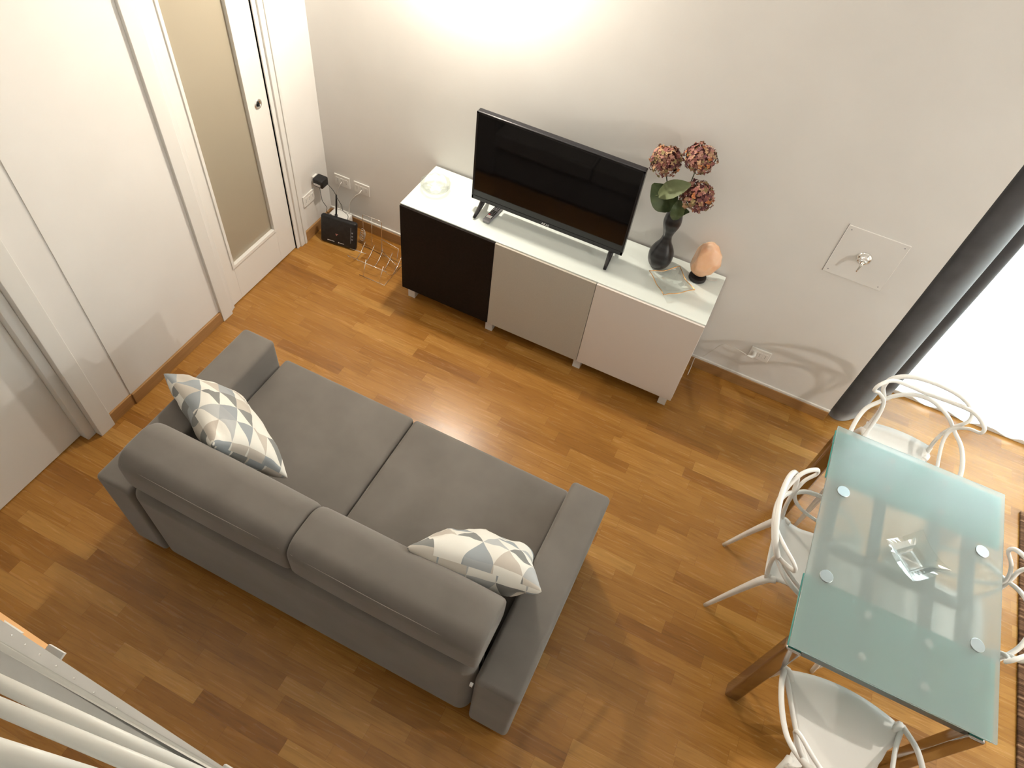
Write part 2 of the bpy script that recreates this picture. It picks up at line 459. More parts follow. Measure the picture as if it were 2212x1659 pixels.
# plain white door
d2 = thing('door_2', 'x', 'door', (0, -2.6, 0)); del d2['label'], d2['category']; d2['kind'] = 'structure'
rel(obj('door_leaf', bx((-.12, -3.05, .006), (-.082, -2.155, 2.1)), M_doorwhite, bevel=.002), d2)
bm = bmesh.new(); box(bm, (-.14, -2.105, 0), (.012, -2.015, 2.2)); box(bm, (-.14, -2.155, 0), (-.03, -2.105, 2.14)); box(bm, (-.14, -3.12, 0), (.012, -3.05, 2.2)); box(bm, (-.14, -3.05, 2.1), (.012, -2.015, 2.2))
rel(obj('door_casing', bm, M_trimshade, bevel=.003), d2)

# window: white framed glazed doors in the recess
w1 = thing('window_1', 'x', 'window', (4.7, YR + .1, 0)); del w1['label'], w1['category']; w1['kind'] = 'structure'
bm = bmesh.new()
for x0, x1 in ((3.72, 3.80), (4.36, 4.44), (5.03, 5.11), (5.67, 5.75)):
    box(bm, (x0, YR + .08, .0), (x1, YR + .15, 2.55))
for z0, z1 in ((0, .10), (2.45, 2.55)): box(bm, (3.72, YR + .08, z0), (5.75, YR + .15, z1))
rel(obj('window_frame', bm, M_doorwhite, bevel=.004), w1)
rel(obj('glass_pane', bx((3.78, YR + .11, .08), (5.70, YR + .116, 2.47)), M_glass), w1)
struct('trim_2', bx((3.66, YR - .02, 0), (5.8, YR + .06, .03)), M_doorwhite, bevel=.003)
struct('ground_outside', bx((2.5, YR + .21, -.12), (9, 6, -.05)), M_pave)
rb = struct('trim_3', bx((3.5, YR, 0.03), (3.72, YR + .06, .08)), M_doorwhite)

# ------------------------------------------------------------------ TV cabinet
CX = .8254; G = .012; FY = -G - .42
cb = thing('tv_cabinet', 'long low sideboard with black, grey-beige and off-white doors under the television', 'cabinet', (CX + .9, -.22, 0))
def crel(o): return rel(o, cb)
bm = bmesh.new()
box(bm, (CX, FY + .02, .10), (CX + .018, -G, .738)); box(bm, (CX + 1.782, FY + .02, .10), (CX + 1.8, -G, .738))
for k in (1, 2): box(bm, (CX + .6 * k - .016, FY + .02, .10), (CX + .6 * k + .016, -G, .738))
box(bm, (CX, FY + .02, .10), (CX + 1.8, -G, .118)); box(bm, (CX, FY + .02, .720), (CX + 1.8, -G, .738)); box(bm, (CX, -G - .006, .10), (CX + 1.8, -G, .738))
crel(obj('carcass', bm, M_white, bevel=.001))
for k, (mm, lb) in enumerate(((M_black, 'black-brown door'), (M_beige, 'grey-beige door'), (M_rose, 'off-white door'))):
    o = obj('door', bx((CX + .6 * k + .0015, FY, .102), (CX + .6 * k + .5985, FY + .018, .738)), mm, bevel=.0015); o['label'] = lb; crel(o)
o = obj('glass_top', bx((CX, FY + .012, .7385), (CX + 1.8, -G, .7465)), M_glasstop, bevel=.0015); crel(o)
for x in (CX + .045, CX + .60, CX + 1.20, CX + 1.755):
    for y in (FY + .06, -.06):
        crel(obj('leg', bx((x - .024, y - .024, 0), (x + .024, y + .024, .10)), M_white, bevel=.002))
TOP = .7465

# ------------------------------------------------------------------ television
TX0, TX1, TZ0, TZ1, TY = 1.184, 2.081, .825, 1.352, -.25
tv = thing('television', 'black flat screen television standing on the sideboard', 'television', ((TX0 + TX1) / 2, TY, TOP))
tr = lambda o: rel(o, tv)
bm = bmesh.new(); box(bm, (TX0, TY, TZ0), (TX1, TY + .035, TZ1)); box(bm, (TX0 + .15, TY + .035, TZ0 + .02), (TX1 - .15, TY + .07, TZ0 + .30))
tr(obj('housing', bm, M_tvplastic, bevel=.004))
bm = bmesh.new(); z = TY - .004
for a, b in (((TX0, z, TZ0), (TX1, TY, TZ0 + .024)), ((TX0, z, TZ1 - .011), (TX1, TY, TZ1)), ((TX0, z, TZ0), (TX0 + .011, TY, TZ1)), ((TX1 - .011, z, TZ0), (TX1, TY, TZ1))):
    box(bm, a, b)
tr(obj('bezel', bm, M_tvplastic, bevel=.0012))
tr(obj('screen', bx((TX0 + .011, TY - .0018, TZ0 + .024), (TX1 - .011, TY + .001, TZ1 - .011)), M_tvglass))
bm = text_mesh('AKAI', .020); bmesh.ops.rotate(bm, verts=bm.verts, cent=(0, 0, 0), matrix=Matrix.Rotation(math.pi / 2, 3, 'X'))
tr(obj('logo', bm, M_lettering, loc=((TX0 + TX1) / 2, TY - .005, TZ0 + .012)))
for s, x in ((-1, TX0 + .062), (1, TX1 - .062)):
    bm = bmesh.new()
    tube(bm, [(x, TY + .017, TZ0 + .02), (x, TY + .005, TZ0 - .02), (x + s * .006, TY - .075, TOP + .010)], [.016, .015, .009], n=6, smooth=4, flat=.6)
    tube(bm, [(x, TY + .017, TZ0 + .02), (x, TY + .030, TZ0 - .02), (x + s * .006, TY + .105, TOP + .010)], [.016, .015, .009], n=6, smooth=4, flat=.6)
    tr(obj('foot', bm, M_tvplastic, smooth=True))

# remote control, partly under the screen
rc = thing('remote_control', 'black remote control lying under the left side of the television', 'remote control', (1.315, -.245, TOP), math.radians(-4))
bm = bmesh.new(); rbox(bm, (-.022, -.075, .001), (.022, .085, .020), .007, 3); obj('shell', bm, M_greypl, rc, smooth=True)
bm = bmesh.new(); rbox(bm, (-.0185, -.048, .016), (.0185, .080, .0215), .002, 2); obj('keypad', bm, M_blackpl, rc)
bm = bmesh.new()
for i in range(3):
    for j in range(6): lathe(bm, [(.0032, .0), (.003, .0016)], 8, (-.011 + .011 * i, -.012 + .014 * j, .0215))
obj('button', bm, M_greypl, rc)['kind'] = 'stuff'
obj('label_sticker', bx((-.015, -.047, .0213), (.015, -.024, .0222)), M_lettering, rc)
obj('red_button', bx((-.014, -.022, .0213), (-.003, -.015, .0226)), mat('red_key', (.6, .05, .05), .5), rc)

# small black box standing right behind the remote? -> reflection in the screen comes from the remote itself

# cut glass bowl
bm = bmesh.new(); n = 40; prof = []
for i in range(12):
    t = i / 11; prof.append((.034 + .052 * math.sin(t * math.pi / 2), .002 + .050 * t ** 1.5))
prof2 = [(r - .0045, zz + .004) for r, zz in prof[::-1]]
full = [(.001, .0), (.032, 0)] + prof + prof2 + [(.001, .007)]
rings = []
for i, (r0, zz) in enumerate(full):
    ring = []
    for k in range(72):
        a = 2 * math.pi * k / 72
        rr = r0
        if 2 < i < 15: rr += .0028 * math.cos(12 * a) * (1 if i % 4 < 2 else -1)
        if 11 <= i <= 14: zz2 = zz + .003 * math.cos(12 * a)
        else: zz2 = zz
        ring.append(bm.verts.new((rr * math.cos(a), rr * math.sin(a), zz2)))
    rings.append(ring)
for i in range(len(rings) - 1):
    for k in range(72): bm.faces.new((rings[i][k], rings[i][(k + 1) % 72], rings[i + 1][(k + 1) % 72], rings[i + 1][k]))
bm.faces.new(rings[0][::-1]); bm.faces.new(rings[-1])
o = obj('glass_bowl', bm, M_glass, smooth=True, loc=(.935, -.215, TOP)); tag(o, 'round cut-glass bowl on the left end of the sideboard', 'bowl')

# gilt-rimmed four-pointed glass dish
def star_rim(s, zc=0, e=.30):
    pts = []
    for k in range(48):
        a = 2 * math.pi * k / 48; c, sn = abs(math.cos(a)), abs(math.sin(a))
        r = s / (c ** .92 + sn ** .92) ** (1 / .92) * 1.0
        pts.append(V((r * math.cos(a), r * math.sin(a), zc + .012 * (math.cos(2 * a) ** 2) * (s / .12))))
    return pts
gd = thing('glass_dish', 'four-pointed clear glass dish with gilt rim beside the salt lamp', 'dish', (2.372, -.240, TOP), math.radians(-2))
bm = bmesh.new(); R = [star_rim(.03, .001), star_rim(.06, .003), star_rim(.130, .024), star_rim(.126, .027), star_rim(.058, .007), star_rim(.03, .006)]
VR = [[bm.verts.new(p) for p in q] for q in R]
for i in range(len(VR) - 1):
    for k in range(48): bm.faces.new((VR[i][k], VR[i][(k + 1) % 48], VR[i + 1][(k + 1) % 48], VR[i + 1][k]))
bm.faces.new(VR[0][::-1]); bm.faces.new(VR[-1]); obj('glass_body', bm, M_glass, gd, smooth=True)
rp = star_rim(.129, .0258); bm = bmesh.new(); tube(bm, rp + [rp[0]], .0022, n=6, smooth=1, cap=False); obj('gilt_rim', bm, M_gold, gd, smooth=True)

# vase
VX, VY = 2.262, -.125
prof = [(.030, 0), (.040, .003), (.058, .03), (.066, .065), (.064, .10), (.050, .135), (.034, .165), (.026, .195), (.025, .215), (.032, .245),
        (.043, .28), (.046, .31), (.041, .345), (.033, .375), (.029, .388), (.027, .388), (.031, .37), (.038, .34), (.042, .31), (.028, .26), (.02, .20), (.001, .16)]
P2 = [V((r, 0, zz)) for r, zz in prof]; P3 = catmull([P2[i] for i in range(15)], 3)
bm = bmesh.new(); lathe(bm, [(p.x, p.z) for p in P3] + prof[15:], 40)
o = obj('vase', bm, M_vase, smooth=True, loc=(VX, VY, TOP)); tag(o, 'black gourd-shaped ribbed vase holding hydrangeas', 'vase')
MOUTH = V((VX, VY, TOP + .385))

# hydrangeas
def hydrangea(head, R, label, leaves, bend, seed):
    rnd = random.Random(seed)
    t = thing('hydrangea', label, 'flower', tuple(MOUTH + V((0, 0, -.20))), 0, 'hydrangeas in the black vase')
    o0 = V(t.location); H = V(head) - o0; mo = MOUTH - o0 + V(bend) * .3
    bm = bmesh.new(); tube(bm, [(0, 0, 0), mo, (mo + H) / 2 + V(bend) * .25, H], [.003, .003, .0028, .0024], n=6)
    dirn = (H - mo).normalized()
    for k in range(6):
        a = k * 1.05 + .3; e = H + V((math.cos(a), math.sin(a), .3)) * R * .55
        tube(bm, [H - dirn * R * .75, (H - dirn * R * .4 + e) / 2, e], .0016, n=5, smooth=3)
    obj('stem', bm, M_stem, t, smooth=True)
    bm = bmesh.new(); N = 330
    for i in range(N):
        zz = 1 - 2 * (i + .5) / N
        if zz < -.75: continue
        ph = i * 2.39996 + rnd.uniform(-.2, .2); rr = math.sqrt(1 - zz * zz)
        nrm = V((rr * math.cos(ph), rr * math.sin(ph), zz))
        c = H + V((nrm.x * R, nrm.y * R, nrm.z * R * .86)) * rnd.uniform(.78, 1.04) * (1 + .22 * noise.noise(nrm * 1.6 + V((seed, 0, 0))))
        nrm = (nrm + V((rnd.uniform(-.5, .5), rnd.uniform(-.5, .5), rnd.uniform(-.5, .5)))).normalized()
        ax = nrm.cross(V((.3, .5, .8))).normalized(); ay = nrm.cross(ax); mi = rnd.choice([0, 0, 1, 1, 2, 2, 5, 5, 3, 4]); s = rnd.uniform(.0075, .0120)
        rot = rnd.uniform(0, 6)
        for q in range(4):
            a = rot + q * math.pi / 2
            d = ax * math.cos(a) + ay * math.sin(a); sd = ax * -math.sin(a) + ay * math.cos(a)
            lift = rnd.uniform(-.25, .6)
            p = [c, c + d * s * .55 + sd * s * .52 + nrm * s * .1, c + d * s * 1.15 + sd * s * .28 + nrm * s * lift,
                 c + d * s * 1.15 - sd * s * .28 + nrm * s * (lift - .15), c + d * s * .55 - sd * s * .52 + nrm * s * .15]
            f = bm.faces.new([bm.verts.new(x) for x in p]); f.material_index = mi
    bmesh.ops.create_icosphere(bm, subdivisions=2, radius=R * .70, matrix=Matrix.Translation(H))
    for f in bm.faces:
        if len(f.verts) == 3: f.material_index = 1
    fh = obj('flower_head', bm, PET, t)
    for (b0, tip, wd, lm, nrmup) in leaves:
        b0, tip = V(b0) - o0, V(tip) - o0
        bm = bmesh.new(); d = tip - b0; sd = d.cross(V(nrmup)).normalized(); nn = sd.cross(d).normalized(); L = d.length
        nu, nv = 10, 6; grid = []
        for i in range(nu + 1):
            u = i / nu; w_ = wd * (math.sin(math.pi * min(u * .92 + .06, 1)) ** .75)
            row = []
            for j in range(nv + 1):
                v = j / nv * 2 - 1
                row.append(bm.verts.new(b0 + d * u + sd * v * w_ + nn * (abs(v) * w_ * .28 + .12 * L * math.sin(u * math.pi) + .003 * math.sin(u * 22) * abs(v))))
            grid.append(row)
        for i in range(nu):
            for j in range(nv): bm.faces.new((grid[i][j], grid[i + 1][j], grid[i + 1][j + 1], grid[i][j + 1]))
        tube(bm, [H * .45 + mo * .3, b0 - d * .05, b0 + d * .05], .0018, n=5, smooth=3)
        obj('leaf', bm, lm, t, smooth=True)
    return t
hydrangea((2.138, -.150, 1.378), .078, 'hydrangea at upper left of the vase, beside the television corner',
          [((2.245, -.17, 1.150), (2.118, -.19, 1.262), .066, M_leaf, (.1, -.83, .55))], (-.05, -.01, 0), 3)
hydrangea((2.285, -.125, 1.432), .074, 'hydrangea at upper right of the vase, the topmost bloom against the wall',
          [((2.165, -.21, 1.225), (2.295, -.20, 1.335), .044, M_leafl, (-.1, -.7, .7))], (.02, .02, 0), 5)
hydrangea((2.342, -.175, 1.272), .080, 'hydrangea drooping lowest over the right side of the vase',
          [((2.265, -.20, 1.235), (2.275, -.20, 1.115), .034, M_leaf, (.3, -.8, .5)), ((2.245, -.165, 1.130), (2.330, -.18, 1.175), .026, M_leaf, (.1, -.6, .7)), ((2.258, -.14, 1.22), (2.285, -.17, 1.29), .026, M_leaf, (.6, -.6, .2))], (.06, -.01, .02), 8)

# salt lamp
sl = thing('salt_lamp', 'peach pink rock salt lamp on a dark base at the right end of the sideboard', 'lamp', (2.485, -.108, TOP))
bm = bmesh.new(); lathe(bm, [(.042, 0), (.047, .004), (.047, .018), (.043, .022), (.001, .022)], 32); obj('base', bm, M_blackpl, sl, smooth=False)
bm = bmesh.new(); bmesh.ops.create_icosphere(bm, subdivisions=4, radius=1.)
for v in bm.verts:
    d = v.co.normalized(); zz = d.z
    k = 1 + .17 * noise.noise(d * 1.9 + V((3, 1, 2))) + .07 * noise.noise(d * 4.2)
    f = .5 + .5 * zz
    rx = .070 * (1 - .35 * max(zz, 0) ** 1.4); ry = .060 * (1 - .3 * max(zz, 0) ** 1.4)
    v.co = V((d.x * rx * k * 1.12 + .012 * f, d.y * ry * k * 1.12, .022 + .228 * (f ** .85) * (1 + .05 * noise.noise(d * 2.5))))
bmesh.ops.planar_faces(bm, faces=bm.faces[:], iterations=1, factor=.5)
for (nx, ny, nz, dd) in ((-.6, -.6, .75, .225), (.55, -.75, .45, .130), (-.9, -.2, .15, .075), (.8, .1, .6, .170), (0.1, -.95, .3, .100), (-.35, .2, 1., .24)):
    nn = V((nx, ny, nz)).normalized()
    for v in bm.verts:
        q = v.co - V((.004, 0, 0)); e = q.dot(nn) - dd * (nn.length)
        if e > 0: v.co -= nn * e
obj('salt_crystal', bm, M_salt, sl, smooth=True)
bm = bmesh.new(); tube(bm, [(.05, .01, .008), (.085, .025, .004), (.103, .04, .004)], .0028, n=6); obj('power_cord', bm, M_cable_w, sl, smooth=True)

# ------------------------------------------------------------------ corner clutter
def plate(name, label, c, axis, w=.118, h=.082, holes=3, grp=None):
    """wall socket plate facing -y ('y') or +x ('x')"""
    t = thing(name, label, 'socket', c, 0 if axis == 'y' else math.pi / 2, grp)
    bm = bmesh.new(); rbox(bm, (-w / 2, -.009, -h / 2), (w / 2, -.0005, h / 2), .003, 2); obj('cover_plate', bm, M_whitepl, t, smooth=False)
    for k in range(holes):
        bm = bx((-.034 + k * .034 - .0145, -.0105, -.021), (-.034 + k * .034 + .0145, -.008, .021)); s = obj('socket_module', bm, M_whitepl, t, bevel=.001)
        bm = bmesh.new()
        for dz in (-.009, 0, .009):
            b2 = bmesh.new(); lathe(b2, [(.0018, 0), (.0018, .001)], 8); bmesh.ops.rotate(b2, verts=b2.verts, cent=(0, 0, 0), matrix=Matrix.Rotation(math.pi / 2, 3, 'X'))
            bmesh.ops.translate(b2, verts=b2.verts, vec=(-.034 + k * .034, -.0104, dz)); me = bpy.data.meshes.new('t'); b2.to_mesh(me); b2.free(); bm.from_mesh(me)
        obj('pin_hole', bm, M_dark, s)
    return t
plate('wall_socket', 'aerial socket plate on the back wall, the one nearest the room corner', (.121, 0, .345), 'y')
plate('wall_socket', 'second white socket plate from the room corner on the back wall', (.272, 0, .345), 'y')
plate('wall_socket', 'white socket plate on the left wall beside the glazed door', (0, -.22, .300), 'x')
plate('wall_socket', 'white socket plate low on the back wall between sideboard and curtain', (2.985, 0, .300), 'y')

def cable(name, pts, r, mt, label, cat='cable'):
    bm = bmesh.new(); tube(bm, pts, r, n=6, smooth=8); o = obj(name, bm, mt, smooth=True); tag(o, label, cat); return o
cable('aerial_cable', [(.121, -.012, .342), (.122, -.035, .335), (.095, -.04, .27), (.088, -.03, .18), (.10, -.03, .10)], .0028, M_cable_w, 'white cable from the socket plate nearest the corner')
cable('telephone_cable', [(.272, -.012, .338), (.268, -.035, .325), (.232, -.03, .285), (.18, -.03, .20), (.17, -.04, .09)], .0042, M_cable_w, 'white cable with thick plug from the second socket plate')
ad = thing('power_adapter', 'black plug-in power adapter on the left wall above the router', 'adapter', (.0, -.135, .395))
bm = bmesh.new(); rbox(bm, (.012, -.035, -.030), (.085, .035, .028), .008, 3); obj('body', bm, M_blackpl, ad, smooth=True)
obj('rating_label', bx((.02, -.0362, -.018), (.070, -.0345, -.002)), M_lettering, ad)
bm = bmesh.new(); rbox(bm, (.001, -.022, -.03), (.013, .022, .03), .002, 2); obj('plug', bm, M_whitepl, ad)
cable('adapter_cord', [(.05, -.155, .366), (.058, -.16, .31), (.055, -.15, .25), (.075, -.14, .20), (.06, -.13, .15), (.10, -.10, .11)], .0018, M_cable_b, 'thin black cord hanging below the power adapter', 'cord')
cable('thin_cord', [(.085, -.120, .385), (.13, -.12, .345), (.165, -.13, .30), (.19, -.13, .26), (.195, -.13, .22), (.225, -.12, .18), (.215, -.14, .12)], .0018, M_cable_b, 'thin black cord running from the adapter behind the router', 'cord')

rt = thing('router', 'black router with one antenna standing on the floor in the corner', 'router', (.205, -.225, .0), math.radians(24))
rt.rotation_euler = (math.radians(-13), 0, math.radians(7))
bm = bmesh.new(); rbox(bm, (-.128, -.020, .002), (.128, .020, .200), .015, 4); obj('housing', bm, M_blackpl, rt, smooth=True)
bm = bmesh.new(); tube(bm, [(-.035, .022, .185), (-.035, .024, .25), (-.035, .022, .345)], [.0052, .0062, .0058], n=10, smooth=3)
tube(bm, [(-.035, .022, .17), (-.035, .022, .205)], .0095, n=10); obj('antenna', bm, M_blackpl, rt, smooth=True)
obj('light_strip', bx((.093, -.0208, .05), (.0955, -.0195, .165)), M_greypl, rt)
bm = bmesh.new()
for k in range(3): box(bm, (.100, -.0208, .075 + .024 * k), (.110, -.0195, .085 + .024 * k))
obj('status_icon', bm, M_greypl, rt)
bm = bmesh.new(); tri = [bm.verts.new(p) for p in ((-.018, -.0206, .088), (.004, -.0206, .090), (-.010, -.0206, .072))]; bm.faces.new(tri)
r_ = bmesh.ops.extrude_face_region(bm, geom=bm.faces[:]); bmesh.ops.translate(bm, verts=[v for v in r_['geom'] if isinstance(v, bmesh.types.BMVert)], vec=(0, .0012, 0))
obj('emblem', bm, mat('dull_red_emblem', (.36, .16, .15), .5), rt)
for x0, x1, z0, z1 in ((-.075, -.045, .025, .030), (-.041, -.024, .026, .029), (.004, .012, .024, .031), (.017, .045, .026, .029)):
    obj('printed_mark', bx((x0, -.0207, z0), (x1, -.0195, z1)), M_lettering, rt)
bm = bmesh.new()
pts = []
for k in range(40):
    a = k * .55; pts.append((.33 + .018 * math.cos(a), -.135 + .0006 * k, .045 + .032 * math.sin(a) + .001 * k))
tube(bm, pts, .0022, n=5, smooth=2); o = obj('coiled_cable', bm, M_cable_w, smooth=True); tag(o, 'coil of thin white cable beside the router', 'cable')
bm = bmesh.new(); rbox(bm, (.06, -.12, .001), (.20, -.04, .125), .006, 2)
o = obj('modem_box', bm, M_whitepl, smooth=True); tag(o, 'small white box on the floor behind the router', 'box')

# wire magazine rack
rk = thing('wire_rack', 'thin chrome wire magazine rack on the floor left of the sideboard', 'rack', (.56, -.30, 0))
def wr(p, r=.0022, s=1):
    bm = bmesh.new()
    for q in p: tube(bm, q, r, n=6, smooth=s)
    return bm
def U(x0, x1, y0, z0, y1, z1): return [(x0, y0, z0), (x0, y1, z1), (x1, y1, z1), (x1, y0, z0)]
obj('back_frame', wr([[(-.21, .16, .0), (-.21, .17, .25), (-.205, .17, .26), (-.07, .17, .26), (-.065, .17, .25), (-.065, .15, .0)]]), M_chrome, rk, smooth=True)
obj('back_wire', wr([[(-.14, .17, .26), (-.14, .15, .04)]]), M_chrome, rk, smooth=True)
obj('front_frame', wr([[(-.055, .13, .003), (-.055, .14, .14), (.10, .10, .16), (.10, .05, .004)], [(-.055, .13, .05), (.10, .06, .05)]]), M_chrome, rk, smooth=True)
for k in range(5):
    x = -.19 + .07 * k
    obj('cradle_wire', wr([[(x, .15, .05), (x + .006, .08, .012), (x + .012, .01, .006), (x + .006, -.04, .05), (x, -.05, .075)]], .0021, 4), M_chrome, rk, smooth=True)
obj('base_wire', wr([[(-.08, -.10, .004), (.11, -.10, .004), (.11, .13, .004), (-.22, .15, .004)], [(-.24, .04, .05), (-.12, .05, .05)], [(-.05, -.10, .004), (-.06, -.04, .10)], [(.07, -.10, .004), (.07, -.04, .10)], [(-.20, -.048, .074), (.10, -.048, .074)]]), M_chrome, rk, smooth=True)

# wall hatch with valve
hp = thing('access_panel', 'square white flush access panel on the wall right of the sideboard', 'panel', (3.185, 0, 1.146))
bm = bmesh.new(); rbox(bm, (-.145, -.0055, -.145), (.145, -.0005, .145), .0015, 1); obj('cover', bm, M_wall, hp)
bm = bmesh.new(); box(bm, (-.1475, -.0012, -.1475), (-.1440, .0, .1475)); obj('shadow_gap', bm, M_greypl, hp)
for sx in (-1, 1):
    for sz in (-1, 1):
        b2 = bmesh.new(); lathe(b2, [(.003, 0), (.003, .001)], 8); bmesh.ops.rotate(b2, verts=b2.verts, cent=(0, 0, 0), matrix=Matrix.Rotation(math.pi / 2, 3, 'X'))
        obj('screw', b2, M_greypl, hp, loc=(sx * .125, -.0055, sz * .125))
va = thing('shut_off_valve', 'round chrome shut-off valve in the middle of the access panel', 'valve', (3.180, -.0058, 1.146))
bm = bmesh.new(); lathe(bm, [(.036, 0), (.035, .004), (.027, .010), (.017, .014), (.016, .030), (.013, .036), (.001, .036)], 32)
bmesh.ops.rotate(bm, verts=bm.verts, cent=(0, 0, 0), matrix=Matrix.Rotation(math.pi / 2, 3, 'X')); obj('rosette', bm, M_chrome, va, smooth=True)
bm = bmesh.new(); tube(bm, [(0, -.028, 0), (-.003, -.040, -.010), (-.008, -.050, -.048)], [.008, .007, .0035], n=8, smooth=4); obj('lever', bm, M_chrome, va, smooth=True)

# plug + cable of the low socket
pg = thing('plug', 'white plug in the low socket plate right of the sideboard', 'plug', (2.955, -.0105, .302))
bm = bmesh.new(); tube(bm, [(0, 0, 0), (0, -.028, 0), (-.014, -.040, 0), (-.035, -.043, .002)], [.012, .011, .008, .004], n=8, smooth=3); obj('plug_body', bm, M_whitepl, pg, smooth=True)
cable('lamp_cord', [(2.915, -.052, .304), (2.86, -.05, .315), (2.78, -.03, .30), (2.74, -.02, .22), (2.70, -.022, .13), (2.66, -.03, .105), (2.66, -.06, .03), (2.66, -.10, .006)], .0022, M_cable_w, 'thin white cord running down the wall behind the sideboard end', 'cord')

# ------------------------------------------------------------------ sofa
sf = thing('sofa', 'grey-brown two-seat sofa seen from behind, with bolster back cushions', 'sofa', (1.555, -2.0, 0))
sr = lambda o: rel(o, sf)
def upholstery(name, a, b, r, seg=4, crown=0., taper=None, mt=M_sofa):
    bm = bmesh.new(); a, b = V(a), V(b); c = (a + b) / 2; h = (b - a) / 2; C3 = {}
    def axis(hh):   # finer spacing inside the rounded margins
        core = hh - r; out = [-hh + r * (1 - math.cos(k / seg * math.pi / 2)) if 0 else -hh + r * k / seg for k in range(seg)]
        n = 8; out += [-core + 2 * core * k / n for k in range(n)]; out += [core + r * k / seg for k in range(seg + 1)]
        return out
    AX = [axis(h[i]) for i in range(3)]; L = [len(x) - 1 for x in AX]
    def vert(i, j, k):
        if (i, j, k) in C3: return C3[i, j, k]
        p = V((AX[0][i], AX[1][j], AX[2][k])); inner = V([max(-h[q] + r, min(h[q] - r, p[q])) for q in range(3)])
        d = p - inner
        if d.length > 1e-9:
            mx = max(abs(d.x), abs(d.y), abs(d.z)); d = d.normalized() * mx
        co = c + inner + d; q = V((p.x / h.x, p.y / h.y, p.z / h.z))
        if crown: co.z += crown * max(0, q.z) * (1 - q.x ** 2) * (1 - q.y ** 2)
        if taper: co = taper(co, q)
        C3[i, j, k] = bm.verts.new(co); return C3[i, j, k]
    for ax in range(3):
        o1, o2 = (ax + 1) % 3, (ax + 2) % 3
        for side in (0, L[ax]):
            for m_ in range(L[o1]):
                for n_ in range(L[o2]):
                    vs = []
                    for dm, dn in ((0, 0), (1, 0), (1, 1), (0, 1)):
                        ix = [0, 0, 0]; ix[ax] = side; ix[o1] = m_ + dm; ix[o2] = n_ + dn; vs.append(vert(*ix))
                    bm.faces.new(vs)
    return sr(obj(name, bm, mt, smooth=True))
AY0, AY1 = -2.452, -1.492
upholstery('armrest', (.582, AY0, .035), (.762, AY1, .60), .022)
upholstery('armrest', (2.362, AY0, .035), (2.545, AY1, .60), .022)
upholstery('base_frame', (.764, -2.40, .05), (2.360, -1.50, .30), .012)
upholstery('seat_cushion', (.766, -2.26, .302), (1.5235, -1.452, .430), .022, crown=.014)
upholstery('seat_cushion', (1.5265, -2.26, .302), (2.358, -1.452, .430), .022, crown=.014)
def lean(co, q): co.y -= .05 * (q.z + 1) / 2 * (1 if q.y > 0 else .0); return co
upholstery('back_frame', (.766, -2.452, .045), (2.352, -2.255, .632), .055, seg=6, taper=lean)
def bolster(x0, x1):
    bm = bmesh.new(); y0, y1, z0, z1 = -2.436, -2.190, .640, .862; sec = []
    def arc(cy, cz, r, a0, a1, n):
        for k in range(n + 1):
            a = math.radians(a0 + (a1 - a0) * k / n); sec.append((cy + r * math.cos(a), cz + r * math.sin(a)))
    arc(y1 - .095, z1 - .095, .095, 0, 90, 9); arc(y0 + .075, z1 - .075, .075, 90, 180, 8)
    arc(y0 + .04, z0 + .04, .04, 180, 270, 4); arc(y1 - .04, z0 + .04, .04, 270, 360, 4)
    cy, cz = (y0 + y1) / 2, (z0 + z1) / 2; xs = [(0, .86), (.003, .93), (.010, .975), (.022, .995), (.04, 1.)]
    L = x1 - x0; st_ = [(d, k) for d, k in xs] + [(L * t / 12, 1.) for t in range(1, 12)] + [(L - d, k) for d, k in xs[::-1]]
    rings = []
    for d, k in st_:
        u = d / L * 2 - 1; g = 1 + .030 * (1 - u * u) ; rings.append([bm.verts.new((x0 + d, cy + (y - cy) * k * g, cz + (z - cz) * k * (1 + .02 * (1 - u * u)))) for y, z in sec])
    n = len(sec)
    for p, q in zip(rings, rings[1:]):
        for i in range(n): bm.faces.new((p[i], p[(i + 1) % n], q[(i + 1) % n], q[i]))
    bm.faces.new(rings[0][::-1]); bm.faces.new(rings[-1])
    sr(obj('back_bolster', bm, M_sofa, smooth=True))
bolster(.772, 1.5555); bolster(1.5575, 2.356)
# stitching on the bolsters
bm = bmesh.new()
def dash(bm, a, b, n):
    a, b = V(a), V(b)
    for i in range(n):
        p, q = a.lerp(b, i / n), a.lerp(b, (i + .55) / n); tube(bm, [p, q], .0011, n=4, smooth=1)
for x0, x1, y0, y1 in ((.80, 1.53, -2.4365, -2.4445), (1.58, 2.31, -2.4445, -2.4365)):
    bm = bmesh.new(); tube(bm, [(x0, -2.4255, .823), ((x0 + x1) / 2, -2.4305, .826), (x1, -2.4255, .823)], .0012, n=5, smooth=8)
    sr(obj('stitching', bm, M_stitch, smooth=True))
for x in (.62, 2.49):
    for y in (-2.38, -1.56): sr(obj('foot', bx((x - .025, y - .025, 0), (x + .025, y + .025, .04)), M_blackpl))
bm = bmesh.new(); box(bm, (2.350, -2.462, .545), (2.362, -2.450, .562)); sr(obj('care_tag', bm, M_lettering))

